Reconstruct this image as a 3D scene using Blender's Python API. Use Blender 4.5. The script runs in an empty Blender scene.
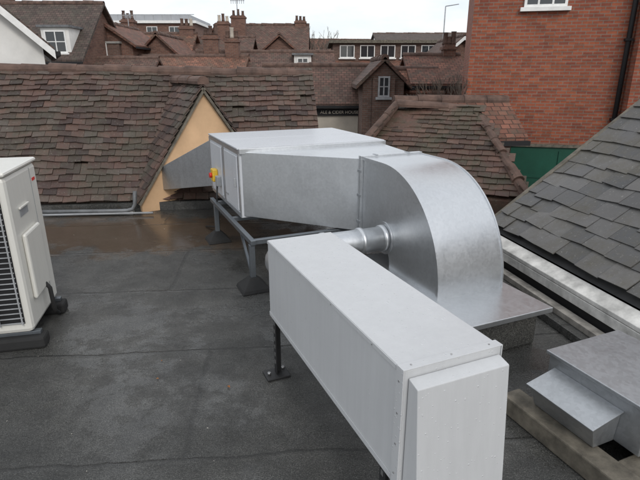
import bpy, math, random
from mathutils import Vector, Matrix, noise
random.seed(7)
D=bpy.data; S=bpy.context.scene
# ---------------------------------------------------------------- materials
def new_mat(name):
    m=D.materials.new(name); m.use_nodes=True
    nt=m.node_tree; b=nt.nodes['Principled BSDF']
    return m,nt,b
def N(nt,t,**k):
    n=nt.nodes.new(t)
    for a,v in k.items():
        if a in n.inputs.keys(): n.inputs[a].default_value=v
        else: setattr(n,a,v)
    return n
def ramp(nt,src,stops,interp='LINEAR'):
    r=nt.nodes.new('ShaderNodeValToRGB'); r.color_ramp.interpolation=interp
    e=r.color_ramp.elements
    while len(e)<len(stops): e.new(0.5)
    for i,(p,c) in enumerate(stops):
        e[i].position=p; e[i].color=(c[0],c[1],c[2],1) if not isinstance(c,(int,float)) else (c,c,c,1)
    nt.links.new(src,r.inputs[0]); return r.outputs[0]
def coord(nt,kind='Object'):
    return nt.nodes.new('ShaderNodeTexCoord').outputs[kind]
def noise_t(nt,vec,scale,detail=5,rough=.6):
    n=N(nt,'ShaderNodeTexNoise',Scale=scale,Detail=detail,Roughness=rough)
    nt.links.new(vec,n.inputs['Vector']); return n.outputs['Fac']
def mix(nt,fac,a,b,mode='MIX'):
    m=nt.nodes.new('ShaderNodeMix'); m.data_type='RGBA'; m.blend_type=mode
    for i,v in ((0,fac),(6,a),(7,b)):
        if hasattr(v,'links'): nt.links.new(v,m.inputs[i])
        elif isinstance(v,(int,float)) : m.inputs[i].default_value=v if i==0 else (v,v,v,1)
        else: m.inputs[i].default_value=(v[0],v[1],v[2],1)
    return m.outputs[2]
def math_n(nt,op,a,b=0.0,clamp=False):
    m=nt.nodes.new('ShaderNodeMath'); m.operation=op; m.use_clamp=clamp
    for i,v in ((0,a),(1,b)):
        if hasattr(v,'links'): nt.links.new(v,m.inputs[i])
        else: m.inputs[i].default_value=v
    return m.outputs[0]
def bump(nt,b,h,strength=.3,dist=.01,prev=None):
    n=N(nt,'ShaderNodeBump',Strength=strength,Distance=dist); nt.links.new(h,n.inputs['Height'])
    if prev is not None: nt.links.new(prev,n.inputs['Normal'])
    nt.links.new(n.outputs[0],b.inputs['Normal']); return n.outputs[0]
def world_pos(nt): return nt.nodes.new('ShaderNodeNewGeometry').outputs['Position']

def mat_simple(name,c,rough=.6,metal=0,var=.25,scale=6,bs=.1,bd=.005):
    m,nt,b=new_mat(name); v=world_pos(nt)
    f=noise_t(nt,v,scale,6)
    lo=[x*(1-var) for x in c]; hi=[min(1,x*(1+var)) for x in c]
    nt.links.new(ramp(nt,f,[(.3,lo),(.7,hi)]),b.inputs['Base Color'])
    b.inputs['Roughness'].default_value=rough; b.inputs['Metallic'].default_value=metal
    bump(nt,b,noise_t(nt,v,scale*12,4),bs,bd)
    return m
def mat_tiles(name,stops,moss=(.05,.05,.025),mossamt=.5,rough=.75,mscale=2.2,spc=(.24,.23,.19)):
    m,nt,b=new_mat(name); v=world_pos(nt)
    g=nt.nodes.new('ShaderNodeNewGeometry')
    c=ramp(nt,g.outputs['Random Per Island'],stops)
    f=noise_t(nt,v,18,6,.7)
    c=mix(nt,.6,c,ramp(nt,f,[(.25,.3),(.75,1.0)]),'MULTIPLY')
    big=noise_t(nt,v,1.1,4,.6)
    c=mix(nt,.5,c,ramp(nt,big,[(.35,.55),(.65,1.1)]),'MULTIPLY')
    mo=noise_t(nt,v,mscale,8,.75)
    c=mix(nt,ramp(nt,mo,[(.44,0),(.60,mossamt)]),c,moss)
    sp=noise_t(nt,v,38,4,.85)
    c=mix(nt,ramp(nt,sp,[(.60,0),(.67,.65)]),c,spc)
    nt.links.new(c,b.inputs['Base Color'])
    nt.links.new(ramp(nt,f,[(.3,rough-.25),(.7,rough+.1)]),b.inputs['Roughness'])
    bump(nt,b,f,.5,.006)
    return m
def mat_brick(name,c1,c2,mortar,bw=.225,bh=.075,ms=.011,var=.7):
    m,nt,b=new_mat(name); v=coord(nt,'UV')
    t=N(nt,'ShaderNodeTexBrick'); t.offset=.5
    t.inputs['Color1'].default_value=(*c1,1); t.inputs['Color2'].default_value=(*c2,1)
    t.inputs['Mortar'].default_value=(*mortar,1)
    t.inputs['Scale'].default_value=1; t.inputs['Mortar Size'].default_value=ms
    t.inputs['Mortar Smooth'].default_value=.2; t.inputs['Bias'].default_value=-.1
    t.inputs['Brick Width'].default_value=bw; t.inputs['Row Height'].default_value=bh
    nt.links.new(v,t.inputs['Vector'])
    p=world_pos(nt)
    c=mix(nt,var,t.outputs['Color'],ramp(nt,noise_t(nt,p,1.2,6,.7),[(.3,.6),(.7,1.0)]),'MULTIPLY')
    mp=N(nt,'ShaderNodeMapping'); mp.inputs['Scale'].default_value=(1/bw,1/bh,1); nt.links.new(v,mp.inputs[0])
    vo=N(nt,'ShaderNodeTexVoronoi',Scale=1.0,Randomness=.15); nt.links.new(mp.outputs[0],vo.inputs['Vector'])
    bwn=N(nt,'ShaderNodeRGBToBW'); nt.links.new(vo.outputs['Color'],bwn.inputs[0])
    c=mix(nt,.35,c,ramp(nt,bwn.outputs[0],[(.25,.35),(.6,1.0)]),'MULTIPLY')
    c=mix(nt,.4,c,ramp(nt,noise_t(nt,p,14,3,.7),[(.3,.5),(.7,1.0)]),'MULTIPLY')
    nt.links.new(c,b.inputs['Base Color']); b.inputs['Roughness'].default_value=.85
    bump(nt,b,t.outputs['Fac'],-.4,.01)
    return m
def mat_farroof(name,c):
    m,nt,b=new_mat(name); v=coord(nt,'UV')
    t=N(nt,'ShaderNodeTexBrick'); t.offset=.5
    t.inputs['Color1'].default_value=(*c,1); t.inputs['Color2'].default_value=(*[x*.5 for x in c],1)
    t.inputs['Mortar'].default_value=(*[x*.25 for x in c],1)
    t.inputs['Scale'].default_value=1; t.inputs['Mortar Size'].default_value=.014
    t.inputs['Brick Width'].default_value=.22; t.inputs['Row Height'].default_value=.16
    nt.links.new(v,t.inputs['Vector']); p=world_pos(nt)
    cc=mix(nt,.85,t.outputs['Color'],ramp(nt,noise_t(nt,p,.9,8,.75),[(.3,(.4,.42,.42)),(.7,(1.15,1,.95))]),'MULTIPLY')
    cc=mix(nt,ramp(nt,noise_t(nt,p,2.5,8,.8),[(.46,0),(.62,.6)]),cc,(.085,.08,.06))
    nt.links.new(cc,b.inputs['Base Color']); b.inputs['Roughness'].default_value=.8
    bump(nt,b,t.outputs['Fac'],-.6,.03)
    return m
def mat_galv(name,base=(.66,.68,.70),rough=.36,metal=.9,blot=.14,span=.10):
    m,nt,b=new_mat(name); v=coord(nt,'Object')
    vo=N(nt,'ShaderNodeTexVoronoi',Scale=60.0); nt.links.new(v,vo.inputs['Vector'])
    bw=N(nt,'ShaderNodeRGBToBW'); nt.links.new(vo.outputs['Color'],bw.inputs[0])
    s=noise_t(nt,v,2.0,6,.6)
    c=mix(nt,span,base,ramp(nt,bw.outputs[0],[(.2,.4),(.8,1.0)]),'MULTIPLY')
    c=mix(nt,blot,c,ramp(nt,s,[(.3,.5),(.7,1.0)]),'MULTIPLY')
    nt.links.new(c,b.inputs['Base Color']); b.inputs['Metallic'].default_value=metal
    mp=N(nt,'ShaderNodeMapping'); mp.inputs['Scale'].default_value=(9,9,.8); nt.links.new(v,mp.inputs[0])
    st=noise_t(nt,mp.outputs[0],3,5,.6)
    r=math_n(nt,'ADD',math_n(nt,'MULTIPLY',bw.outputs[0],.05),math_n(nt,'MULTIPLY',st,.12))
    nt.links.new(math_n(nt,'ADD',r,rough-.08),b.inputs['Roughness'])
    n1=bump(nt,b,noise_t(nt,v,1.7,2,.5),.35,.03)
    bump(nt,b,bw.outputs[0],.015,.003,n1)
    return m
def mat_coated(name,c,rough=.32,drops=True):
    m,nt,b=new_mat(name); v=coord(nt,'Object')
    s=noise_t(nt,v,3,6,.65)
    cc=mix(nt,.16,c,ramp(nt,s,[(.3,.6),(.7,1.0)]),'MULTIPLY')
    mp=N(nt,'ShaderNodeMapping'); mp.inputs['Scale'].default_value=(16,16,.9); nt.links.new(v,mp.inputs[0])
    st=noise_t(nt,mp.outputs[0],2,5,.7)
    cc=mix(nt,.08,cc,ramp(nt,st,[(.40,.5),(.62,1.0)]),'MULTIPLY')
    if drops:
        dms=None
        for scl,k in ((80.0,.32),(34.0,.17)):
            vo=N(nt,'ShaderNodeTexVoronoi',Scale=scl,Randomness=1.0); nt.links.new(v,vo.inputs['Vector'])
            sep=N(nt,'ShaderNodeSeparateColor'); nt.links.new(vo.outputs['Color'],sep.inputs[0])
            rad=math_n(nt,'MULTIPLY',math_n(nt,'POWER',sep.outputs[0],3),k)
            dr=math_n(nt,'MAXIMUM',math_n(nt,'SUBTRACT',rad,vo.outputs['Distance']),0)
            dms=dr if dms is None else math_n(nt,'MAXIMUM',dms,dr)
        dm=ramp(nt,dms,[(.0,0),(.04,1)])
        cc=mix(nt,math_n(nt,'MULTIPLY',dm,.35),cc,(.80,.82,.84))
        n0=bump(nt,b,dms,.5,.02)
        bump(nt,b,noise_t(nt,v,1.6,2,.5),.25,.02,n0)
        nt.links.new(math_n(nt,'SUBTRACT',rough+.05,math_n(nt,'MULTIPLY',dm,.28)),b.inputs['Roughness'])
    else: b.inputs['Roughness'].default_value=rough
    nt.links.new(cc,b.inputs['Base Color'])
    return m
def mat_felt(name):
    m,nt,b=new_mat(name); p=world_pos(nt)
    g=noise_t(nt,p,170,3,.95); g2=noise_t(nt,p,60,4,.9); l=noise_t(nt,p,.8,8,.7); mid=noise_t(nt,p,5,7,.75)
    c=ramp(nt,g,[(.36,(.020,.0205,.020)),(.52,(.068,.068,.065)),(.64,(.17,.168,.16)),(.74,(.44,.43,.40))])
    c=mix(nt,.65,c,ramp(nt,g2,[(.36,.4),(.62,1.3)]),'MULTIPLY')
    c=mix(nt,.8,c,ramp(nt,l,[(.34,(.55,.56,.56)),(.66,(1.35,1.33,1.28))]),'MULTIPLY')
    c=mix(nt,.7,c,ramp(nt,mid,[(.36,.6),(.62,1.2)]),'MULTIPLY')
    mp=N(nt,'ShaderNodeMapping'); mp.inputs['Rotation'].default_value=(0,0,math.radians(-5)); nt.links.new(p,mp.inputs[0])
    sep=N(nt,'ShaderNodeSeparateXYZ'); nt.links.new(mp.outputs[0],sep.inputs[0])
    wob=math_n(nt,'MULTIPLY',noise_t(nt,p,3,3),.07)
    yy=math_n(nt,'ADD',sep.outputs[1],wob)
    rowf=math_n(nt,'DIVIDE',yy,.97)
    fr=math_n(nt,'FRACT',rowf)
    seam=ramp(nt,fr,[(.0,1),(.010,1),(.018,0),(.98,0),(1,.8)])
    row=math_n(nt,'FLOOR',rowf)
    xx=math_n(nt,'ADD',math_n(nt,'ADD',sep.outputs[0],wob),math_n(nt,'MULTIPLY',row,2.37))
    fx=math_n(nt,'FRACT',math_n(nt,'DIVIDE',xx,4.3))
    seam2=ramp(nt,fx,[(.0,1),(.003,1),(.005,0),(.997,0),(1,.8)])
    sm=math_n(nt,'MAXIMUM',seam,seam2)
    c=mix(nt,math_n(nt,'MULTIPLY',sm,math_n(nt,'MULTIPLY',mid,.8)),c,(.018,.018,.018))
    s2=N(nt,'ShaderNodeSeparateXYZ'); nt.links.new(p,s2.inputs[0])
    dy=math_n(nt,'DIVIDE',math_n(nt,'SUBTRACT',s2.outputs[1],5.35),.8)
    dx=math_n(nt,'DIVIDE',math_n(nt,'SUBTRACT',s2.outputs[0],-2.2),2.1)
    rr=math_n(nt,'ADD',math_n(nt,'MULTIPLY',dx,dx),math_n(nt,'MULTIPLY',dy,dy))
    rr=math_n(nt,'ADD',rr,math_n(nt,'MULTIPLY',math_n(nt,'SUBTRACT',noise_t(nt,p,2.2,6,.7),.5),3.4))
    pud=ramp(nt,rr,[(.45,1),(1.1,0)])
    c=mix(nt,math_n(nt,'MULTIPLY',pud,.65),c,(.10,.066,.042))
    nt.links.new(c,b.inputs['Base Color'])
    film=ramp(nt,noise_t(nt,p,1.15,8,.75),[(.42,0),(.55,1)])
    ro=math_n(nt,'SUBTRACT',.60,math_n(nt,'MULTIPLY',film,.40))
    ro=math_n(nt,'SUBTRACT',ro,math_n(nt,'MULTIPLY',pud,.45))
    ro=math_n(nt,'MAXIMUM',ro,.06)
    nt.links.new(ro,b.inputs['Roughness'])
    dry=math_n(nt,'SUBTRACT',1,math_n(nt,'MULTIPLY',pud,.92))
    dry=math_n(nt,'MULTIPLY',dry,math_n(nt,'SUBTRACT',1,math_n(nt,'MULTIPLY',film,.85)))
    n1=bump(nt,b,math_n(nt,'MULTIPLY',math_n(nt,'ADD',g,g2),dry),.7,.006)
    n2=bump(nt,b,mid,.18,.010,n1)
    bump(nt,b,sm,.5,.008,n2)
    return m

M={}
M['felt']=mat_felt('roofing_felt')
M['galv']=mat_galv('galvanised_steel')
M['galvd']=mat_galv('galvanised_steel_dull',(.50,.52,.54),.42,.85,.3,.18)
M['coat']=mat_coated('grey_white_coated_steel',(.55,.56,.57))
M['ahu']=mat_coated('unit_panel_paint',(.56,.58,.61),.33)
M['ac']=mat_coated('cream_white_enamel',(.72,.71,.66),.35,False)
M['black']=mat_simple('black_steel',(.02,.02,.021),.5)
M['rubber']=mat_simple('black_rubber',(.018,.018,.018),.85)
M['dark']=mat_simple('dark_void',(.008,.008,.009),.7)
M['strut']=mat_galv('zinc_strut',(.20,.22,.24),.45,.8)
M['screw']=mat_simple('screw_steel',(.36,.36,.36),.35,.8)
M['yellow']=mat_simple('yellow_plastic',(.70,.45,.04),.4)
M['red']=mat_simple('red_plastic',(.6,.03,.02),.4)
M['grey']=mat_simple('grey_plastic',(.30,.31,.32),.5)
M['clay']=mat_tiles('clay_tile',[(0,(.050,.031,.026)),(.3,(.085,.049,.040)),(.6,(.120,.066,.051)),(.85,(.16,.092,.070)),(1,(.125,.100,.085))],(.058,.052,.036),.8)
M['clay2']=mat_tiles('clay_tile_red',[(0,(.06,.034,.028)),(.5,(.12,.062,.046)),(1,(.17,.095,.07))],(.050,.050,.030),.75)
M['slate']=mat_tiles('slate',[(0,(.085,.086,.088)),(.5,(.12,.117,.115)),(1,(.175,.168,.16))],(.080,.070,.048),.7,.55,1.8,(.27,.26,.24))
M['slateu']=mat_simple('slate_underlay',(.05,.05,.05),.8)
M['ridge']=mat_simple('ridge_clay',(.105,.064,.049),.8,var=.5,scale=5,bs=.4)
M['ochre']=mat_simple('peach_painted_render',(.58,.38,.22),.8,var=.16,scale=2.5,bs=.25)
M['brick']=mat_brick('red_brick',(.40,.112,.052),(.27,.068,.040),(.26,.19,.15),ms=.010,var=.5)
M['brickd']=mat_brick('old_brick',(.25,.115,.078),(.165,.075,.055),(.21,.17,.14))
M['brickb']=mat_brick('brown_brick',(.19,.105,.08),(.14,.08,.06),(.18,.15,.13))
M['rA']=mat_farroof('roof_tile_brown',(.20,.115,.09))  # far roof colours slightly desaturated, standing in for distance haze
M['rB']=mat_farroof('roof_tile_red',(.28,.13,.09))
M['rC']=mat_farroof('roof_tile_dark',(.13,.095,.082))
M['rD']=mat_farroof('roof_tile_orange',(.34,.165,.11))
M['white']=mat_simple('white_paint',(.78,.78,.76),.5,var=.1)
M['render']=mat_simple('white_render',(.72,.71,.68),.8,var=.12,scale=1.5)
M['cream']=mat_simple('cream_render',(.50,.45,.38),.8,var=.15,scale=1.5)
M['wtimber']=mat_simple('weathered_white_timber',(.58,.57,.54),.7,var=.35,scale=9,bs=.3)
M['timber']=mat_simple('grey_timber',(.13,.115,.09),.8,var=.5,scale=12,bs=.5)
M['kerb']=mat_simple('weathered_kerb_board',(.30,.28,.25),.8,var=.45,scale=10,bs=.4)
M['lead']=mat_simple('lead_flashing',(.16,.165,.17),.55,.3,var=.35,scale=7,bs=.3)
M['green']=mat_simple('green_paint',(.010,.075,.048),.45,var=.2,scale=2)
M['concrete']=mat_simple('concrete',(.32,.31,.29),.85,var=.25,scale=3,bs=.3)
M['asphalt']=mat_simple('asphalt',(.05,.05,.052),.85,var=.3,scale=1,bs=.3)
M['bark']=mat_simple('bark',(.10,.08,.065),.9,var=.3)
M['leaf']=mat_simple('dead_leaf',(.28,.11,.03),.7,var=.4)
M['chip']=mat_simple('pale_grit',(.40,.38,.34),.8,var=.3)
M['grayb']=mat_simple('grey_cladding',(.33,.34,.36),.6,var=.1,scale=1)
def glass():
    m,nt,b=new_mat('window_glass'); b.inputs['Base Color'].default_value=(.03,.035,.04,1)
    b.inputs['Roughness'].default_value=.06; b.inputs['Specular IOR Level'].default_value=.8
    bump(nt,b,noise_t(nt,world_pos(nt),.8,2),.15,.02); return m
M['glass']=glass()

# ---------------------------------------------------------------- mesh helpers
def setuv(me):
    uv=me.uv_layers.new(name='UVMap')
    for p in me.polygons:
        n=p.normal
        if abs(n.z)>.95: ux=Vector((1,0,0)); vy=Vector((0,1,0))
        else:
            ux=Vector((-n.y,n.x,0)).normalized(); vy=n.cross(ux)
            if vy.z<0: vy=-vy
        for li in p.loop_indices:
            co=me.vertices[me.loops[li].vertex_index].co
            uv.data[li].uv=(co.dot(ux),co.dot(vy))
def mobj(name,verts,faces,mat,parent=None,bev=0,smooth=False,fix=True):
    me=D.meshes.new(name); me.from_pydata([tuple(v) for v in verts],[],faces); me.update()
    if fix:
        import bmesh
        bm=bmesh.new(); bm.from_mesh(me); bmesh.ops.recalc_face_normals(bm,faces=bm.faces); bm.to_mesh(me); bm.free()
    setuv(me)
    o=D.objects.new(name,me); S.collection.objects.link(o)
    if mat: me.materials.append(M[mat] if isinstance(mat,str) else mat)
    if parent: o.parent=parent
    if bev:
        b=o.modifiers.new('b','BEVEL'); b.width=bev; b.segments=2; b.limit_method='ANGLE'; b.angle_limit=math.radians(40)
    if smooth:
        for p in me.polygons: p.use_smooth=True
    return o
BF=[(0,1,3,2),(4,6,7,5),(0,4,5,1),(2,3,7,6),(0,2,6,4),(1,5,7,3)]
def boxv(x0,x1,y0,y1,z0,z1):
    return [Vector((x,y,z)) for x in (x0,x1) for y in (y0,y1) for z in (z0,z1)]
def box(name,x0,x1,y0,y1,z0,z1,mat,parent=None,bev=0):
    return mobj(name,boxv(x0,x1,y0,y1,z0,z1),BF,mat,parent,bev)
def boxes(name,lst,mat,parent=None,bev=0):
    V=[];F=[]
    for b in lst:
        k=len(V); V+=boxv(*b); F+=[tuple(i+k for i in f) for f in BF]
    return mobj(name,V,F,mat,parent,bev)
def empty(name,loc=(0,0,0),rz=0,parent=None):
    e=D.objects.new(name,None); S.collection.objects.link(e); e.location=loc; e.rotation_euler=(0,0,rz); e.empty_display_size=.2
    if parent: e.parent=parent
    return e
HX=[(0,1,2,3),(4,5,6,7),(0,1,5,4),(1,2,6,5),(2,3,7,6),(3,0,4,7)]
def tube(name,path,r,mat,parent=None,seg=16,caps=True,smooth=True,radii=None):
    path=[Vector(p) for p in path]; V=[];F=[]
    up=Vector((0,0,1)); prev=None
    for i,p in enumerate(path):
        a=path[max(0,i-1)]; b=path[min(len(path)-1,i+1)]; t=(b-a).normalized()
        if prev is None:
            n=t.cross(up); 
            if n.length<.1: n=t.cross(Vector((1,0,0)))
            n.normalize()
        else: n=(prev-t*prev.dot(t)).normalized()
        prev=n; m=t.cross(n); rr=radii[i] if radii else r
        for k in range(seg):
            an=2*math.pi*k/seg; V.append(p+(n*math.cos(an)+m*math.sin(an))*rr)
    for i in range(len(path)-1):
        for k in range(seg):
            F.append((i*seg+k,i*seg+(k+1)%seg,(i+1)*seg+(k+1)%seg,(i+1)*seg+k))
    if caps: F.append(tuple(range(seg))[::-1]); F.append(tuple(range((len(path)-1)*seg,len(path)*seg)))
    o=mobj(name,V,F,mat,parent)
    if smooth:
        for p in o.data.polygons:
            if len(p.vertices)==4: p.use_smooth=True
    return o
def tiles(name,parent,O,U,V,W,L,tw,ex,th,mat,clip=None,sag=.02,jit=.004):
    O=Vector(O);U=Vector(U).normalized();V=Vector(V).normalized();n=U.cross(V).normalized()
    if n.z<0:n=-n
    vs=[];fs=[]
    rows=int(L/ex)+1
    for j in range(rows):
        t=j*ex; off=(.5 if j%2 else 0)*tw
        s=-off
        while s<W:
            s0=max(s,0)+.002; s1=min(s+tw,W)-.002; s+=tw
            if s1-s0<.03: continue
            if j>1 and random.random()<.005: continue
            t0=t+random.uniform(-jit,jit); t1=min(t+ex*1.9,L+.02)
            if random.random()<.02: t0-=.02
            if t1-t0<.03: continue
            sc=(s0+s1)/2
            if clip and not clip(sc,t+ex/2): continue
            k=len(vs); lift=random.uniform(0,jit*1.3); sk=random.uniform(-jit,jit)*.8
            for (ss,sgn) in ((s0,-1),(s1,1)):
                for (tt,h) in ((t0+sk*sgn,th*1.25+lift+sgn*sk*.5),(t1,-th*.6)):
                    base=O+U*ss+V*tt
                    sg=sag*(noise.noise(Vector((ss*.7,tt*.9,O.x)))*1.6)
                    for d in (0,th):
                        vs.append(base+n*(h+d+sg))
            fs+=[tuple(q+k for q in f) for f in BF]
    return mobj(name,vs,fs,mat,parent)
def ridge(name,parent,p0,p1,r,mat,seglen=.33):
    p0=Vector(p0);p1=Vector(p1);L=(p1-p0).length;k=max(1,int(L/seglen));d=(p1-p0)/k
    V=[];F=[];t=d.normalized();s=t.cross(Vector((0,0,1))).normalized();u=s.cross(t)
    for i in range(k):
        a=p0+d*i;b=p0+d*(i+1)*1.0
        off=random.uniform(-.012,.016); rr=r*random.uniform(.92,1.08)
        base=len(V)
        for (p,q) in ((a,rr*1.06),(b,rr*.96)):
            for j in range(9):
                an=math.radians(-20+220*j/8)
                V.append(p+s*math.cos(an)*q+u*(math.sin(an)*q+off))
        for j in range(8): F.append((base+j,base+j+1,base+9+j+1,base+9+j))
        F.append(tuple(base+j for j in range(9)))
    return mobj(name,V,F,mat,parent,fix=True)
def window(par,x,z,w,h,y,nx=2,ny=2,nm='window',fmat='white',gm='glass'):
    f=.06
    L=[(x-w/2,x-w/2+f,y-.05,y+.02,z-h/2,z+h/2),(x+w/2-f,x+w/2,y-.05,y+.02,z-h/2,z+h/2),
       (x-w/2+f,x+w/2-f,y-.05,y+.02,z-h/2,z-h/2+f),(x-w/2+f,x+w/2-f,y-.05,y+.02,z+h/2-f,z+h/2)]
    for i in range(1,nx): 
        xx=x-w/2+w*i/nx; L.append((xx-.022,xx+.022,y-.04,y+.01,z-h/2+f,z+h/2-f))
    for i in range(1,ny):
        zz=z-h/2+h*i/ny; L.append((x-w/2+f,x+w/2-f,y-.036,y+.008,zz-.018,zz+.018))
    L.append((x-w/2-.08,x+w/2+.08,y-.12,y+.02,z-h/2-.09,z-h/2-.003))
    boxes(nm+'_frame',L,fmat,par)
    box(nm+'_glass',x-w/2+.02,x+w/2-.02,y-.02,y+.03,z-h/2+.02,z+h/2-.02,gm,par)
def chimney(par,x,y,z0,z1,w=.9,d=.6,mat='brickd',pots=3):
    boxes('chimney_stack',[(x-w/2,x+w/2,y-d/2,y+d/2,z0,z1-.2),(x-w/2-.06,x+w/2+.06,y-d/2-.06,y+d/2+.06,z1-.2,z1-.08),(x-w/2+.02,x+w/2-.02,y-d/2+.02,y+d/2-.02,z1-.08,z1)],mat,par)
    for i in range(pots):
        px=x-w/2+w*(i+.5)/pots; h=random.uniform(.3,.55)
        tube('chimney_pot',[(px,y,z1),(px,y,z1+.1),(px,y,z1+h-.06),(px,y,z1+h)],.1,random.choice(('ridge','ridge','cream')),par,8,radii=[.13,.11,.095,.12])
def house(name,x,y,w,d,ze,zr,rz=0,wall='brickd',roof='rA',wins=(),chims=(),zb=-5.5,ov=.25,dormers=(),barge=False):
    e=empty(name,(x,y,0),math.radians(rz))
    X=w/2;Y=d/2
    V=[Vector(v) for v in ((-X,-Y,zb),(X,-Y,zb),(X,Y,zb),(-X,Y,zb),(-X,-Y,ze),(X,-Y,ze),(X,Y,ze),(-X,Y,ze),(-X,0,zr-.03),(X,0,zr-.03))]
    mobj('walls',V,[(0,1,5,4),(2,3,7,6),(1,2,6,9,5),(3,0,4,8,7),(0,3,2,1),(4,5,9,8),(6,7,8,9)],wall,e)
    sl=(zr-ze)/Y
    for sg,nm in ((-1,'roof_front'),(1,'roof_back')):
        yo=sg*(Y+ov); zo=ze-ov*sl
        a=[(-X-ov,yo,zo),(X+ov,yo,zo),(X+ov,0,zr),(-X-ov,0,zr)]
        Vv=[Vector(p)+Vector((0,0,.02)) for p in a]+[Vector(p)+Vector((0,0,.16)) for p in a]
        mobj(nm,Vv,HX,roof,e)
    ridge('ridge_tiles',e,(-X-ov,0,zr+.12),(X+ov,0,zr+.12),.13,'ridge',.5)
    box('gutter',-X-ov,X+ov,-Y-ov-.12,-Y-ov-.005,ze-ov*sl-.02,ze-ov*sl+.08,'dark',e)
    if barge:
        for sx in (-1,1):
            xx=sx*(X+ov+.02)
            for sg in (-1,1):
                p=[(xx-.02,sg*(Y+ov),ze-ov*sl-.10),(xx+.02,sg*(Y+ov),ze-ov*sl-.10),(xx+.02,0,zr-.10),(xx-.02,0,zr-.10)]
                q=[(a[0],a[1],a[2]+.2) for a in p]
                mobj('bargeboard',p+q,HX,'white',e)
    for wn in wins: window(e,wn[0],wn[1],wn[2],wn[3],-Y-.003,*(wn[4:6] if len(wn)>4 else (2,2)))
    for c in chims: chimney(e,*c)
    for (dx,z0,z1,dw) in dormers:
        yf=-Y+(z0-ze)/sl-.15
        box('dormer_cheeks',dx-dw/2-.15,dx+dw/2+.15,yf,yf+1.6,z0-.3,z1+.12,'render',e)
        box('dormer_roof',dx-dw/2-.25,dx+dw/2+.25,yf-.15,yf+1.7,z1+.125,z1+.22,'lead',e)
        window(e,dx,(z0+z1)/2,dw,z1-z0,yf-.003,2,2)
    return e

# ---------------------------------------------------------------- ground + own building
box('ground',-400,400,-200,900,-5.7,-5.5,'asphalt')
boxes('pavement',[(-30,1.0,15.2,17.5,-5.496,-5.37),(-30,30,40,43,-5.496,-5.37)],'concrete')
fb=empty('flat_roof_building')
P=[(-8,-3),(3.3,-3),(1.2,6.5),(-8,6.5)]
mobj('roof_deck',[(x,y,-.25) for x,y in P]+[(x,y,0) for x,y in P],HX,'felt',fb)
P2=[(-7.9,-2.9),(3.2,-2.9),(1.1,6.4),(-7.9,6.4)]
mobj('walls',[(x,y,-5.5) for x,y in P2]+[(x,y,-.251) for x,y in P2],[(0,1,2,3),(0,1,5,4),(1,2,6,5),(2,3,7,6),(3,0,4,7)],'brickd',fb)

# ---------------------------------------------------------------- old tiled roof (back left)
tr=empty('tiled_roof_building')
U=Vector((.992,.126,0)); Hh=Vector((-.126,.992,0)); sl=math.hypot(1.5,1.62)
Vd=(Hh*1.5+Vector((0,0,1.62)))/sl
O=Vector((-6.7,5.71,.14)); W=6.82
tiles('roof_tiles',tr,O,U,Vd,W,sl,.165,.098,.014,'clay',sag=.05,jit=.010)
B=O+U*W; R0=O+Vd*sl; R1=B+Vd*sl
Ob=O+Hh*3; Bb=B+Hh*3
dn=Vector((0,0,-.10))
mobj('roof_structure',[O+dn,B+dn,R1+dn,R0+dn,Ob+dn,Bb+dn,O+Vector((0,.1,-5.6)),B+Vector((-.05,.1,-5.6)),Bb+Vector((0,0,-5.6)),Ob+Vector((0,0,-5.6))],
     [(0,1,2,3),(3,2,5,4),(0,6,7,1),(1,7,8,5,2),(0,3,4,9,6),(4,5,8,9)],'clay',tr)
ridge('ridge_tiles',tr,R0+Vector((0,0,.03)),R1+Vector((0,0,-.10)),.085,'ridge',.36)
a=O-Hh*.02; b=B-Hh*.02
mobj('eave_upstand',[a+Vector((0,0,-.139)),b+Vector((0,0,-.139)),b+Hh*.12+Vector((0,0,-.139)),a+Hh*.12+Vector((0,0,-.139)),
   a+Vector((0,0,-.03)),b+Vector((0,0,-.03)),b+Hh*.12+Vector((0,0,-.03)),a+Hh*.12+Vector((0,0,-.03))],HX,'felt',tr)
gu=Vector((.85,.53,0)).normalized(); gn=Vector((-gu.y,gu.x,0))
Lp=Vector((-2.27,6.16,0)); hw=.90; Mid=Lp+gu*hw; apex=1.48; ez=.16
Rp=Lp+gu*2*hw
def up(v,z): return Vector((v.x,v.y,z))
mobj('gable_wall',[up(Lp,.002),up(Rp,.002),up(Rp,ez),up(Mid,apex),up(Lp,ez)]+[up(p+gn*.2,z) for p,z in ((Lp,.002),(Rp,.002),(Rp,ez),(Mid,apex),(Lp,ez))],
     [(0,1,2,3,4),(5,6,7,8,9),(0,1,6,5),(1,2,7,6),(2,3,8,7),(3,4,9,8),(4,0,5,9)],'ochre',tr)
rise=apex-ez; ll=math.hypot(rise,hw)
for sg,nm in ((1,'left'),(-1,'right')):
    vd=(gu*hw*sg+Vector((0,0,rise)))/ll
    o=(Lp if sg==1 else Rp)-vd*.10-gn*.06; o=up(o,ez-.1*rise/ll+.05)
    tiles('gable_roof_tiles_'+nm,tr,o,gn,vd,1.9,ll+.12,.165,.098,.013,'clay',sag=.02,jit=.008)
    n2=gn.cross(vd); n2=n2 if n2.z>0 else -n2
    q=[o-n2*.01,o+gn*1.9-n2*.01,o+gn*1.9+vd*(ll+.1)-n2*.01,o+vd*(ll+.1)-n2*.01]; q+= [p-n2*.03 for p in q]
    mobj('gable_soffit_'+nm,q,HX,'timber',tr)
ridge('gable_ridge',tr,up(Mid-gn*.07,apex+.11),up(Mid+gn*1.2,apex+.11),.07,'ridge',.33)
tube('conduit_pipe',[(-3.45,5.98,.06),(-2.6,6.02,.06),(-2.42,6.04,.06),(-2.35,6.05,.08),(-2.32,6.06,.14),(-2.31,6.08,.3)],.024,'lead',tr,8)
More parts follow.
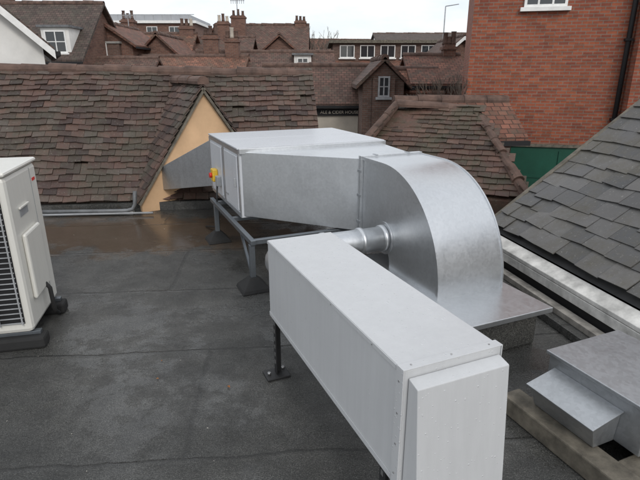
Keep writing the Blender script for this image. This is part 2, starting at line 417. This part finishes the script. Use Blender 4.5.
tube('conduit_pipe_upper',[(-3.5,5.93,.03),(-2.1,6.05,.03)],.014,'grey',tr,8)
boxes('rubble_ledge',[(-3.5,-2.35,6.04,6.1,.004,.05)],'concrete',tr)

# ---------------------------------------------------------------- ventilation cluster
TH=math.radians(23.4)
vu=empty('ventilation_duct_system',(0,0,0),TH)
ax0,ax1,ay0,ay1,az0,az1=1.077,2.53,4.264,5.5,.45,1.06
box('fan_unit_casing',ax0,ax1,ay0,ay1,az0,az1,'ahu',vu,.006)
def edgeframe(x,y0,y1,z0,z1,e=.006,t=.035):
    return [(x-e,x+.001,y0,y1,z0,z0+t),(x-e,x+.001,y0,y1,z1-t,z1),(x-e,x+.001,y0,y0+t,z0+t,z1-t),(x-e,x+.001,y1-t,y1,z0+t,z1-t)]
boxes('casing_frame',edgeframe(ax0,ay0,ay0+.60,az0+.003,az1-.003)+edgeframe(ax0,ay0+.61,ay1,az0+.003,az1-.003),'galv',vu)
boxes('casing_panel',[(ax0-.014,ax0-.001,ay0+.06,ay0+.54,az0+.06,az1-.06),(ax0-.014,ax0-.001,ay0+.68,ay1-.06,az0+.06,az1-.06)],'ahu',vu,.004)
boxes('casing_lid',[(ax0-.012,ax1+.012,ay0+.02,ay0+.63,az1+.002,az1+.018),(ax0-.012,ax1+.012,ay0+.645,ay1+.012,az1+.002,az1+.018)],'ahu',vu,.004)
boxes('panel_handle',[(ax0-.035,ax0-.014,ay0+.09,ay0+.105,.72,.80),(ax0-.025,ax0-.012,ay0+.42,ay0+.5,.58,.60)],'grey',vu,.004)
box('isolator_switch',ax0-.07,ax0-.014,ay0+.86,ay0+.97,.62,.75,'yellow',vu,.01)
tube('isolator_knob',[(ax0-.07,ay0+.915,.685),(ax0-.095,ay0+.915,.685)],.027,'red',vu,12)
box('junction_box',ax0-.06,ax0-.014,ay0+.72,ay0+.80,.6,.70,'grey',vu,.006)
tube('power_cable',[(ax0-.05,ay0+.77,.6),(ax0-.06,ay0+.78,.45),(ax0-.05,ay0+.8,.3),(ax0-.03,ay0+.9,.12),(ax0-.1,ay0+1.3,.02)],.010,'black',vu,6)
ex0,ex1,ey=1.893,2.42,3.515; dz0=.435
def loft(name,r0,r1,mat,parent=vu):
    V=[]
    for r in (r0,r1):
        x0,x1,z0,z1,y=r; V+=[(x0,y,z0),(x1,y,z0),(x1,y,z1),(x0,y,z1)]
    return mobj(name,V,HX,mat,parent,.003)
def ring(name,x0,x1,z0,z1,y0,y1,t,mat='galv'):
    boxes(name,[(x0-t,x1+t,y0,y1,z1,z1+t),(x0-t,x1+t,y0,y1,z0-t,z0),(x0-t,x0,y0,y1,z0,z1),(x1,x1+t,y0,y1,z0,z1)],mat,vu,.002)
loft('tapered_duct',(ax0+.02,ax1-.02,.47,1.045,ay0-.004),(ex0,ex1,dz0,1.045,ey+.03),'galv')
ring('duct_flange',ex0,ex1,dz0,1.05,ey-.02,ey+.0,.024)
ring('duct_flange_b',ex0,ex1,dz0,1.05,ey+.006,ey+.026,.024)
boxes('duct_cleat',[(ax0-.004,ax1,ay0-.03,ay0-.004,1.03,1.075)],'galv',vu,.002)
boxes('flange_clamp',[(ex0-.029,ex0-.020,ey-.026,ey+.032,z,z+.02) for z in (.52,.74,.94)]+[(x,x+.02,ey-.026,ey+.032,1.070,1.078) for x in (2.0,2.3)],'galvd',vu)
R=.75;r=.13;q0=.32;zc=.31;n=28
prof_o=[(0,zc+R)]+[(q0+R*math.sin(a),zc+R*math.cos(a)) for a in [math.pi/2*i/n for i in range(n+1)]]+[(q0+R,.285)]
prof_i=[(0,zc+r)]+[(q0+r*math.sin(a),zc+r*math.cos(a)) for a in [math.pi/2*i/n for i in range(n+1)]]+[(q0+r,.285)]
V=[];F=[];k=len(prof_o)
for x in (ex0,ex1):
    for pr in (prof_o,prof_i):
        for q,z in pr: V.append((x,ey-.02-q,z))
for i in range(k-1):
    F.append((i,i+1,k+i+1,k+i)); F.append((2*k+i,2*k+i+1,3*k+i+1,3*k+i))
    F.append((i,i+1,2*k+i+1,2*k+i)); F.append((k+i,k+i+1,3*k+i+1,3*k+i))
F.append((0,k,3*k,2*k)); F.append((k-1,2*k-1,4*k-1,3*k-1))
el=mobj('duct_elbow',V,F,'galv',vu)
for p in el.data.polygons: p.use_smooth=True
el.data.set_sharp_from_angle(angle=math.radians(35))
for nm,xa,xb in (('elbow_seam_near',ex0-.010,ex0+.0),('elbow_seam_far',ex1,ex1+.010)):
    V=[];F=[]
    for q,z in prof_o:
        c=Vector((0,-(q-q0),z-zc)); c=c.normalized() if q>q0 else Vector((0,0,1))
        if z<zc: c=Vector((0,-1,0))
        y=ey-.02-q
        for x in (xa,xb):
            for dd in (-.018,.007):
                V.append((x,y+c.y*dd,z+c.z*dd))
    for i in range(k-1):
        a=i*4;b=a+4
        for f in ((0,1),(1,3),(3,2),(2,0)): F.append((a+f[0],a+f[1],b+f[1],b+f[0]))
    mobj(nm,V,F,'galv',vu)
box('felt_upstand',1.90,2.45,2.10,3.30,.001,.245,'felt',vu,.02)
box('base_cap',1.85,2.50,2.04,3.36,.25,.285,'galv',vu,.004)
zc2=.50; yb=3.13
pth=[(1.90,yb,zc2),(1.6,yb,zc2),(1.24,yb,zc2)]+[(1.18-.2*math.sin(a),yb-.2+.2*math.cos(a),zc2) for a in [math.pi/2*i/8 for i in range(9)]]+[(.98,2.7,zc2),(.98,2.49,zc2)]
tube('round_branch_duct',pth,.092,'galv',vu,32)
for i,xx in enumerate((1.885,1.70,1.40)):
    tube('round_duct_collar',[(xx,yb,zc2),(xx-.008,yb,zc2),(xx-.03,yb,zc2),(xx-.038,yb,zc2)],.11,'galv',vu,32,radii=[.094,.104,.104,.094])
tube('round_duct_spigot',[(1.893,yb,zc2),(1.886,yb,zc2)],.125,'galv',vu,32)
loft('flared_intake_duct',(1.10,1.95,.50,1.02,ay1+.004),(.64,1.12,.26,.55,6.62),'galvd')
boxes('flare_flange',[(1.07,1.98,ay1+.013,ay1+.03,.47,1.05)],'galv',vu,.002)
fr=[(.985,1.025,3.66,5.25,.39,.43),(2.5,2.54,3.66,5.25,.39,.43),(1.026,2.499,3.68,3.72,.387,.427),(1.026,2.499,4.40,4.44,.387,.427),(1.026,2.499,5.06,5.10,.387,.427)]
boxes('support_rail',fr,'strut',vu,.003)
def foot(x,y,h,par,s=.12,mat='rubber'):
    V=[(x-s,y-s,.002),(x+s,y-s,.002),(x+s,y+s,.002),(x-s,y+s,.002),(x-s*.9,y-s*.9,.03),(x+s*.9,y-s*.9,.03),(x+s*.9,y+s*.9,.03),(x-s*.9,y+s*.9,.03),
       (x-s*.28,y-s*.28,.11),(x+s*.28,y-s*.28,.11),(x+s*.28,y+s*.28,.11),(x-s*.28,y+s*.28,.11)]
    F=[(0,1,2,3),(0,1,5,4),(1,2,6,5),(2,3,7,6),(3,0,4,7),(4,5,9,8),(5,6,10,9),(6,7,11,10),(7,4,8,11),(8,9,10,11)]
    mobj('foot_pad',V,F,mat,par,.006)
    boxes('foot_post',[(x-.022,x+.022,y-.022,y+.022,.1,h)],'strut',par,.003)
for x,y in ((1.005,5.06),(1.0,3.70),(2.52,3.70),(2.52,5.06)): foot(x,y,.388,vu)
mobj('leg_brace',[(.99,3.72,.12),(1.01,3.72,.12),(1.01,3.75,.12),(.99,3.75,.12),(.99,4.0,.388),(1.01,4.0,.388),(1.01,4.03,.388),(.99,4.03,.388)],HX,'strut',vu)

# white rectangular air intake box
wb=empty('rooftop_air_intake_box',(0,0,0),TH)
bx0,bx1,by0,by1,bz0,bz1=.767,1.150,1.115,2.50,.37,.826
box('duct_body',bx0,bx1,by0,by1,bz0,bz1,'coat',wb,.004)
boxes('end_flange',[(bx0-.005,bx0-.0005,by0-.002,by0+.04,bz0,bz1),(bx0-.005,bx1+.005,by0-.002,by0+.036,bz1+.0005,bz1+.004),(bx1+.0005,bx1+.005,by0-.002,by0+.04,bz0,bz1)],'coat',wb,.001)
boxes('side_seam',[(bx0-.003,bx0-.0005,by0+.045,by1,bz1-.020,bz1-.002),(bx0-.003,bx0-.0005,by0+.045,by1,bz0,bz0+.025)],'coat',wb,.001)
hx0,hx1=bx0+.014,bx1-.010
V=[(hx0,by0-.004,.28),(hx1,by0-.004,.28),(hx1,by0-.004,.800),(hx0,by0-.004,.800),
   (hx0+.0,by0-.10,.28),(hx1,by0-.10,.28),(hx1,by0-.055,.788),(hx0,by0-.055,.788)]
mobj('weather_cowl',V,HX,'coat',wb,.003)
V=[(hx0-.0,by0-.101,.262),(hx1,by0-.101,.262),(hx1,by0-.004,.262),(hx0,by0-.004,.262),(hx0,by0-.104,.279),(hx1,by0-.104,.279),(hx1,by0-.004,.279),(hx0,by0-.004,.279)]
mobj('cowl_hem',V,HX,'coat',wb)
for i in range(4):
    z=.42+i*.12
    tube('screw',[(bx0-.005,by0+.02,z),(bx0-.007,by0+.02,z)],.0034,'screw',wb,8)
for i in range(3):
    x=bx0+.035+i*.155
    tube('screw',[(x,by0+.018,bz1+.004),(x,by0+.018,bz1+.006)],.0030,'screw',wb,8)
for i in range(4):
    y=by0+.2+i*.34
    tube('screw',[(bx0-.003,y,bz1-.012),(bx0-.005,y,bz1-.012)],.0028,'screw',wb,8)
for x,y in ((.775,2.44),(1.14,2.44),(.775,1.22),(1.14,1.22)):
    boxes('leg_angle',[(x-.004,x+.0,y-.02,y+.02,.012,.372),(x+.0005,x+.036,y+.016,y+.02,.012,.372)],'black',wb)
    boxes('leg_slots',[(x-.006,x-.0042,y-.008,y+.008,z,z+.022) for z in (.08,.13,.18,.23,.28,.33)],'screw',wb)
    boxes('leg_base_plate',[(x-.07,x+.07,y-.055,y+.055,.002,.014)],'black',wb,.003)
    for dx,dy in ((-.045,0),(.05,.03)): tube('base_bolt',[(x+dx,y+dy,.014),(x+dx,y+dy,.028)],.010,'screw',wb,6)

# small metal vent box on sleepers
sb=empty('small_roof_vent_box',(0,0,0),TH)
box('vent_body',1.97,2.47,1.06,1.58,.11,.335,'galvd',sb,.004)
box('vent_lid',1.955,2.485,1.045,1.595,.336,.355,'galvd',sb,.004)
V=[(1.84,1.18,.11),(1.969,1.18,.11),(1.969,1.52,.11),(1.84,1.52,.11),(1.80,1.17,.225),(1.969,1.17,.265),(1.969,1.53,.265),(1.80,1.53,.225)]
mobj('vent_hood',V,HX,'galvd',sb,.003)
mobj('vent_hood_top',[(1.785,1.16,.228),(1.969,1.16,.272),(1.969,1.54,.272),(1.785,1.54,.228),(1.785,1.16,.234),(1.969,1.16,.278),(1.969,1.54,.278),(1.785,1.54,.234)],HX,'galvd',sb,.001)
boxes('timber_sleeper',[(1.76,1.88,.5,1.66,.002,.105),(2.28,2.40,.5,1.66,.002,.105)],'timber',sb,.008)
boxes('cross_board',[(1.885,2.275,.95,1.10,.03,.085),(1.885,2.275,1.45,1.6,.03,.085)],'timber',sb,.005)

# ---------------------------------------------------------------- AC outdoor unit
ac=empty('air_conditioning_unit',(-1.845,2.86,0),math.radians(13))
box('cabinet',-.95,0,0,.60,.11,1.12,'ac',ac,.03)
box('top_cover',-.96,.010,-.010,.612,1.121,1.15,'ac',ac,.014)
box('fan_shade_sheet',-.82,-.04,-.004,-.0005,.18,1.04,'dark',ac)  # flat near-black sheet on the cabinet face, painting the shade inside the fan opening
g=[]
for i in range(25):
    z=.19+i*.034; g.append((-.82,-.04,-.022,-.016,z,z+.006))
for i in range(7):
    x=-.82+i*.128; g.append((x,x+.008,-.028,-.0225,.18,1.04))
boxes('fan_guard',g,'grey',ac)
tube('fan_hub',[(-.43,-.0045,.61),(-.43,-.012,.61)],.10,'black',ac,24)
box('side_handle_recess',.0005,.003,.15,.30,.84,.89,'grey',ac)
box('side_handle_lip',.0005,.014,.14,.31,.891,.905,'ac',ac,.004)
box('service_cover',.0005,.028,.10,.40,.30,.74,'ac',ac,.014)
box('panel_joint',.0005,.002,.45,.455,.13,1.10,'grey',ac)
box('label_plate',.0005,.002,.48,.54,1.005,1.025,'red',ac)
tube('refrigerant_pipe',[(.02,.3,.33),(.045,.3,.29),(.05,.3,.12),(.04,.4,.05),(-.2,.75,.04),(-1.0,.9,.04)],.014,'rubber',ac,10)
for y in (.02,.52):
    boxes('rubber_foot',[(-.9,.06,y-.05,y+.07,.002,.085)],'rubber',ac,.018)
    boxes('foot_rail',[(-.85,.03,y,y+.04,.086,.109)],'strut',ac,.002)

# ---------------------------------------------------------------- slate roof right
sr=empty('slate_roof_building')
eU=Vector((.22,-.9755,0)); hU=Vector((.9755,.22,0)); pit=math.radians(37)
E0=Vector((1.60,4.50,.36))
sv=hU*math.cos(pit)+Vector((0,0,math.sin(pit)))
tiles('roof_slates',sr,E0,eU,sv,6.6,3.4,.235,.155,.008,'slate',sag=.02,jit=.010)
dn=Vector((0,0,-.05)); E1=E0+eU*6.6
T0=E0+sv*3.4; T1=E1+sv*3.4
def low(p,z=-5.5): return Vector((p.x,p.y,z))
Bk0=E0+hU*5.4; Bk1=E1+hU*5.4
mobj('roof_structure',[E0+dn,E1+dn,T1+dn,T0+dn,Bk0+dn,Bk1+dn],[(0,1,2,3),(3,2,5,4)],'slateu',sr)
mobj('walls',[E0+dn,E1+dn,T1+dn,T0+dn,low(E0),low(E1),low(T1),low(T0),Bk0+dn,Bk1+dn,low(Bk0),low(Bk1)],
  [(0,4,7,3),(7,10,8,3),(1,5,6,2),(6,11,9,2),(8,10,11,9)],'brickb',sr)
ridge('ridge_tiles',sr,T0+Vector((0,0,.02)),T1+Vector((0,0,.02)),.11,'lead',.45)
nn=eU.cross(sv); nn=nn if nn.z>0 else -nn
q=[E0-eU*.05-nn*.05,E0-eU*.05+sv*3.4-nn*.05,E0+eU*.0+sv*3.4-nn*.05,E0+eU*.0-nn*.05]
mobj('verge_board',q+[p+nn*.055 for p in q],HX,'timber',sr)
def strip(name,o0,o1,h0,h1,a,b,mat,par,bev=.004,tilt=0):
    q=[]
    for z in (h0,h1):
        for kk,oo,dz in ((a,o0,-tilt),(b,o0,-tilt),(b,o1,0),(a,o1,0)):
            p=E0+eU*kk+hU*oo; q.append((p.x,p.y,z+dz))
    return mobj(name,q,HX,mat,par,bev)
strip('white_capping',-.135,-.03,.285,.315,-.1,6.6,'wtimber',sr,.004,.045)
strip('capping_face',-.137,-.110,.17,.236,-.1,6.6,'wtimber',sr,.003)
strip('gap_shade_wall',-.109,.05,.0,.235,-.1,6.6,'dark',sr)  # wall coloured near-black to paint the shaded gap under the capping
strip('kerb_timber',-.20,-.125,.06,.105,-.1,6.6,'kerb',sr)
strip('kerb_felt',-.27,-.115,.001,.059,-.1,6.6,'felt',sr)

# ---------------------------------------------------------------- small hipped roof
hr=empty('hipped_tiled_roof_building')
P1=Vector((1.15,7.7,1.22));P2=Vector((2.25,7.5,1.16));A=Vector((.15,6.75,.25));Bq=Vector((2.45,5.75,.28));C=Vector((3.0,8.2,.28));Dq=Vector((.6,8.9,.28))
dnv=Vector((0,0,-.05))
mobj('roof_structure',[p+dnv for p in (P1,P2,A,Bq,C,Dq)]+[low(A),low(Bq),low(C),low(Dq)],[(0,2,3,1),(1,3,4),(0,1,4,5),(0,5,2),(2,6,7,3),(3,7,8,4),(4,8,9,5),(5,9,6,2)],'clay2',hr)
def tri_tiles(nm,a,b,c,d,mat):
    u=(b-a).normalized(); nn=u.cross(((c+d)/2-a)).normalized()
    if nn.z<0: nn=-nn
    v=nn.cross(u); v=v if v.z>0 else -v
    def st(p): return ((p-a).dot(u),(p-a).dot(v))
    pa,pb,pc,pd=st(a),st(b),st(c),st(d); Lm=max(pc[1],pd[1])
    lo=min(pa[0],pd[0])
    def clip(s,t):
        s=s+lo
        left=pa[0]+(pd[0]-pa[0])*t/max(pd[1],.01); right=pb[0]+(pc[0]-pb[0])*t/max(pc[1],.01)
        return left-.05<s<right+.05
    tiles(nm,hr,a+u*lo,u,v,max(pb[0],pc[0])-lo,Lm,.165,.1,.013,mat,clip,sag=.01,jit=.008)
tri_tiles('front_tiles',A,Bq,P2,P1,'clay2')
tri_tiles('right_tiles',Bq,C,P2,P2,'clay2')
tri_tiles('left_tiles',Dq,A,P1,P1,'clay2')
for a,b in ((P1,P2),(A,P1),(Bq,P2)): ridge('hip_ridge',hr,a+Vector((0,0,.03)),b+Vector((0,0,.03)),.07,'ridge',.28)
house('tiled_outbuilding',3.1,12.2,2.3,1.8,.35,.95,8,'brickd','rB')

# ---------------------------------------------------------------- tall red brick building
bb=empty('red_brick_building',(3.75,13.3,0),math.radians(-14))
box('facade_wall',0,3.62,0,6,-.05,9,'brick',bb)
box('brick_wing',3.62,12,-.45,6.2,-.051,9,'brick',bb)
box('green_base_wall',.01,3.6,.02,5.9,-5.5,-.052,'green',bb)
box('green_base_wing',3.64,11.9,-.40,5.9,-5.5,-.053,'green',bb)
boxes('string_course',[(-.01,3.61,-.03,.0,-.10,-.02)],'timber',bb)
tube('drainpipe',[(3.50,-.09,9),(3.50,-.09,-3)],.055,'dark',bb,10)
boxes('pipe_bracket',[(3.42,3.58,-.16,-.0,z,z+.05) for z in (0.6,2.4,4.2,6)],'dark',bb)
window(bb,1.62,3.82,.95,1.3,-.003,3,2)
boxes('window_head',[(1.05,2.2,-.02,.0,4.50,4.72)],'brickd',bb)
window(bb,1.62,7.2,.95,1.3,-.003,3,2)
boxes('green_panel_rails',[(.01,3.6,.0,.02,z,z+.06) for z in (-.9,-1.8)]+[(x,x+.06,-.002,.02,-5.4,-.2) for x in (.02,1.2,2.4,3.5)],'green',bb)
boxes('bulkhead_bracket',[(.72,.98,-.05,-.001,.06,.28)],'black',bb,.01)
tube('bulkhead_lamp',[(.85,-.05,.17),(.85,-.14,.17),(.85,-.2,.15),(.85,-.24,.13)],.1,'white',bb,12,radii=[.11,.12,.09,.03])

# ---------------------------------------------------------------- background houses
def X(u,y): return .00190*(u-320)*y
def Z(v,y): return 1.7+.0018*(72-v)*y
house('white_rendered_house',-10.5,14.5,6,5.2,Z(44,13),Z(44,13)+2.5,118,'render','rC',ov=.25,barge=True)
y=24
house('dormer_house',-14.9,y+3,8.0,6,Z(58,y),Z(8,y+3),0,'brickd','rC',dormers=((3.0,2.55,3.5,.95),),chims=((-1,.5,4,5.8),))
y=28
house('brick_gable_house',X(112,y),y+2,5,2.8,Z(45,y),Z(26,y),90,'brickd','rB')
hx=empty('brick_rear_house',(X(104,y)-.1,y-.8,0)); 
box('walls',-1.25,1.35,0,1.2,-5.5,Z(44,y),'brickb',hx); box('parapet_coping',-1.3,1.4,-.05,1.25,Z(44,y)+.001,Z(44,y)+.1,'concrete',hx)
window(hx,-.55,2.75,.55,.75,-.003); window(hx,.45,2.75,.55,.75,-.003)
y=55
gb=empty('grey_flat_roofed_block',(0,y,0))
box('walls',X(72,y),X(198,y),0,12,-5.5,Z(24,y),'brickd',gb)
box('upper_storey',X(78,y),X(192,y),1,11,Z(24,y)+.001,Z(15,y),'grayb',gb)
box('roof_edge',X(70,y),X(200,y),-.3,12.2,Z(24,y)+.002,Z(24,y)+.25,'white',gb)
boxes('railing',[(X(72,y)+i*.9,X(72,y)+i*.9+.05,0,.05,Z(24,y)+.25,Z(16,y)) for i in range(15)]+[(X(72,y),X(198,y),0,.05,Z(16,y),Z(16,y)+.06)],'grey',gb)
for i in range(5): window(gb,X(90,y)+i*2.3,Z(33,y),1.1,1.2,-.003)
y=33
house('terraced_house',X(150,y),y+2.5,4.6,5,Z(60,y),Z(36,y+2.5),0,'brickd','rD',wins=((-1,1.5,.7,.9),(1,1.5,.7,.9)),chims=((-1.9,0,3,5.0,.8,.6),(1.9,0,3,4.6)))
house('terraced_house',X(205,y),y+4,5.0,5,Z(58,y),Z(38,y+2.5),0,'brickd','rA',wins=((-1,1.5,.7,.9),(1,1.5,.7,.9)),chims=((.6,0,3,5.0,.8,.6),))
g1=house('cross_gable_house',X(178,y),y-1.2,5,2.8,Z(62,y),Z(40,y),90,'brickd','rB')
house('cross_gable_house',X(138,y),y-1.6,5,2.4,Z(60,y),Z(42,y),90,'brickb','rA')
y=42
house('tall_chimney_house',X(262,y),y+3,7.0,6,Z(52,y),Z(27,y+3),0,'brickd','rA',wins=((-2,2.4,.8,1),(1,2.4,.8,1)),chims=((-1.9,-1.6,3,Z(15,y),1.1,.8),(3.0,0,3,5.8)))
house('cross_gable_house',X(225,y),y,5,3.4,Z(55,y),Z(30,y),90,'brickd','rD')
house('cross_gable_house',X(284,y),y-1,6,4.0,Z(62,y),Z(40,y),90,'brickd','rB')
y=27
house('low_tiled_house',X(262,y),y+2,7.0,4.2,Z(78,y),Z(54,y+2),3,'brickd','rA',chims=((-2.9,0,2,3.6,.8,.5),),dormers=((2.0,1.95,2.45,.6),))
house('low_tiled_house',X(190,y),y+1,5.4,4,Z(80,y),Z(59,y+2),-3,'brickd','rD',chims=((2.1,0,2,3.4,.7,.5),))
house('low_tiled_house',X(118,y),y-1,4.4,3.6,Z(80,y),Z(61,y),2,'brickb','rA')
y=21
pub=house('pub_building',X(326,y)-.2,y+2,4.6,4,Z(103,y),Z(68,y+2),0,'cream','rA',wins=((-1.2,-1.3,.9,1.1),(.2,-1.3,.9,1.1),(1.5,-1.3,.9,1.1)))
box('sign_board',-1.0,1.9,-2.10,-2.005,Z(116,y),Z(109,y),'dark',pub)
cu=D.curves.new('sign_lettering','FONT'); cu.body='ALE & CIDER HOUSE'; cu.size=.17; cu.extrude=.01; cu.align_x='CENTER'; cu.align_y='CENTER'
to=D.objects.new('sign_lettering',cu); S.collection.objects.link(to); to.parent=pub; to.location=(.75,-2.112,(Z(116,y)+Z(109,y))/2); to.rotation_euler=(math.pi/2,0,0); cu.materials.append(M['cream'])
y=19
cg=house('brick_gable_cottage',X(384,y),y+2,4,1.5,Z(82,y),Z(61,y),90,'brickb','rA')
hg=empty('brick_gable_bay',(X(384,y),y-.15,0)); box('bay',-.4,.4,0,.1,-5.5,Z(77,y),'brickb',hg)
window(hg,0,Z(86,y),.42,.72,-.003,2,2,fmat='grey')
y=38
lb=empty('long_brick_block',(0,y,0))
x0,x1=X(333,y),X(440,y)
box('walls',x0,x1,0,8,-5.5,Z(43,y),'brickb',lb)
box('roof_fascia',x0-.3,x1+.3,-.3,8.3,Z(43,y)+.001,Z(40,y),'timber',lb)
for i in range(5): window(lb,x0+1.0+i*1.45,Z(51,y),1.05,.85,-.003,2,1)
sk=[(x0-.3,-.02,Z(60,y)),(x1+.3,-.02,Z(60,y)),(x1+.3,-2.6,Z(78,y)),(x0-.3,-2.6,Z(78,y))]
mobj('tile_skirt',sk+[(a[0],a[1],a[2]-.3) for a in sk],HX,'rB',lb)
box('skirt_wall',x0-.2,x1+.2,-2.4,-.03,-5.5,Z(79,y),'brickd',lb)
for i in range(4): window(lb,x0+1.2+i*1.8,Z(88,y),.9,1.1,-2.403,2,2)
house('white_gabled_house',X(440,58),61,14,8,Z(42,58),Z(33,58),0,'render','rC')
y=30
house('gabled_house',X(461,y),y+3,6,3.0,Z(62,y),Z(38,y),90,'brickd','rA',barge=True)
y=20
house('steep_roofed_house',X(440,y)+.1,y+2.2,1.9,4.0,Z(84,y),Z(58,y+2),0,'brickd','rB',wins=((-.5,.35,.5,.7),(.4,.35,.5,.7)),chims=((.7,0,1.6,2.8,.5,.45),))
house('low_tiled_house',X(412,y)+.1,y+1.2,1.8,2.4,Z(92,y),Z(72,y+2),0,'brickd','rD',wins=((.1,.1,.5,.6),))
for i in range(14):
    yy=random.uniform(75,110); xx=-70+i*11+random.uniform(-3,3)
    house('distant_house',xx,yy,random.uniform(8,14),8,Z(62,yy),Z(62,yy)+random.uniform(2.5,3.6),random.choice((0,8,-10,90)),random.choice(('brickd','cream','brickb')),random.choice(('rA','rB','rC')))
ma=empty('lamp_mast',(X(441,50),50,0)); tube('mast',[(0,0,-5.5),(0,0,Z(8,50))],.07,'grey',ma,8,radii=[.12,.05]); tube('mast_arm',[(0,0,Z(8,50)),(1.2,0,Z(6,50))],.04,'grey',ma,8)
tv=empty('tv_aerial',(X(240,42),42,0)); tube('pole',[(0,0,Z(18,42)),(0,0,Z(-2,42))],.03,'grey',tv,6)
boxes('aerial_bars',[(-.5,.6,-.02,.02,Z(3,42),Z(3,42)+.04)]+[(-.45+i*.16,-.42+i*.16,-.02,.02,Z(3,42)-.2,Z(3,42)+.24) for i in range(7)],'grey',tv)
tv=empty('tv_aerial',(X(128,33),34,0)); tube('pole',[(0,0,Z(40,33)),(0,0,Z(14,33))],.025,'grey',tv,6)
boxes('aerial_bars',[(-.4,.4,-.02,.02,Z(15,33),Z(15,33)+.03)]+[(-.36+i*.14,-.34+i*.14,-.015,.015,Z(15,33)-.13,Z(15,33)+.15) for i in range(6)],'grey',tv)

# ---------------------------------------------------------------- trees
def bare_tree(name,loc,h,seed,spread=.5,depth=6,rmin=.01,r0=.045):
    rnd=random.Random(seed); V=[];F=[];segs=[]
    def grow(p,d,L,r,lev):
        n=3
        for i in range(n):
            d=(d+Vector((rnd.uniform(-.15,.15),rnd.uniform(-.15,.15),rnd.uniform(-.02,.1)))).normalized()
            q=p+d*L/n; segs.append((p,q,r,r*.86)); r*=.86; p=q
            if lev>0 and i>0 and rnd.random()<.6:
                dd=(d+Vector((rnd.uniform(-1,1),rnd.uniform(-1,1),rnd.uniform(-.2,.6)))*spread*1.3).normalized(); grow(p,dd,L*.6,r*.55,lev-1)
        if lev<=0: return
        for _ in range(2):
            dd=(d+Vector((rnd.uniform(-1,1),rnd.uniform(-1,1),rnd.uniform(-.1,.6)))*spread).normalized(); grow(p,dd,L*.72,r*.7,lev-1)
    grow(Vector((0,0,0)),Vector((0,0,1)),1.0,r0,depth)
    s=h/max(q[1].z for q in segs)
    for a,b,ra,rb in segs:
        a=a*s;b=b*s;ra=max(ra*s,rmin);rb=max(rb*s,rmin*.8)
        d=(b-a).normalized(); s1=d.cross(Vector((.3,.9,.2))).normalized(); t=d.cross(s1); k=len(V)
        for p,r in ((a,ra),(b,rb)):
            for i in range(4):
                an=2*math.pi*i/4; V.append(p+(s1*math.cos(an)+t*math.sin(an))*r)
        for i in range(4): F.append((k+i,k+(i+1)%4,k+4+(i+1)%4,k+4+i))
    e=empty(name,loc); mobj('trunk_and_limbs',V,F,'bark',e,fix=False)
    return e
bare_tree('bare_tree',(X(314,50),50,-5.5),Z(26,50)+5.5,3,.5,5,.014,.04)
bare_tree('bare_tree',(X(324,70),70,-5.5),Z(36,70)+5.5,8,.5,5,.016,.04)
bare_tree('small_tree',(X(452,14),14,-5.5),Z(74,14)+5.5,5,.4,6,.006,.03)

# ---------------------------------------------------------------- litter on roof
def litter(name,cnt,mat,s0,s1,pts=()):
    lf=[];lv=[]
    for i in range(cnt):
        x=random.uniform(-3.4,2); yy=random.uniform(1.2,6); s=random.uniform(s0,s1)
        if i<len(pts): x,yy,s=pts[i]
        a=random.uniform(0,6.28); k=len(lv)
        for (dx,dy,dz) in ((-1,0,.1),(0,-.55,.5),(1.1,0,.15),(0,.6,.7)):
            lv.append((x+(dx*math.cos(a)-dy*math.sin(a))*s,yy+(dx*math.sin(a)+dy*math.cos(a))*s,.004+dz*s))
        lf.append((k,k+1,k+2,k+3))
    mobj(name,lv,lf,mat,fix=False)
litter('fallen_leaves',5,'leaf',.004,.008,((-.52,2.42,.014),(-.95,2.5,.009)))
litter('scattered_grit',90,'chip',.002,.006)

# ---------------------------------------------------------------- world, sun, camera
w=D.worlds.new('World'); S.world=w; w.use_nodes=True; nt=w.node_tree
bg=nt.nodes['Background']; sky=nt.nodes.new('ShaderNodeTexSky'); sky.sky_type='NISHITA'; sky.sun_disc=False
sun_el=math.radians(36); sun_az=math.radians(158)
sky.sun_elevation=sun_el; sky.sun_rotation=sun_az; sky.dust_density=2.0
tc=nt.nodes.new('ShaderNodeTexCoord')
mp=N(nt,'ShaderNodeMapping'); mp.inputs['Scale'].default_value=(1,1,3.2); nt.links.new(tc.outputs['Generated'],mp.inputs[0])
cn=noise_t(nt,mp.outputs[0],2.2,7,.6)
cm=ramp(nt,cn,[(.36,.65),(.62,1.0)])
cc=ramp(nt,noise_t(nt,mp.outputs[0],3.2,6,.6),[(.3,(.80,.86,.94)),(.7,(1.06,1.05,1.03))])
sc_=N(nt,'ShaderNodeVectorMath',operation='SCALE'); sc_.inputs[3].default_value=7.8; nt.links.new(cc,sc_.inputs[0])
mx=mix(nt,cm,sky.outputs[0],sc_.outputs[0])
nt.links.new(mx,bg.inputs[0]); bg.inputs[1].default_value=.148
L=D.lights.new('sun','SUN'); L.energy=1.1; L.angle=math.radians(14); L.color=(1,.97,.93)
lo=D.objects.new('sun',L); S.collection.objects.link(lo)
dirv=Vector((math.sin(sun_az)*math.cos(sun_el),math.cos(sun_az)*math.cos(sun_el),math.sin(sun_el)))
lo.rotation_euler=dirv.to_track_quat('Z','Y').to_euler()
cam=D.cameras.new('camera'); co=D.objects.new('camera',cam); S.collection.objects.link(co)
co.location=(0,0,1.7); co.rotation_euler=(math.radians(90-18.57),0,0)
cam.sensor_width=36; cam.lens=498/640*36; cam.clip_end=2000; cam.clip_start=.05
S.camera=co
S.view_settings.view_transform='Standard'; S.view_settings.look='None'; S.view_settings.exposure=0
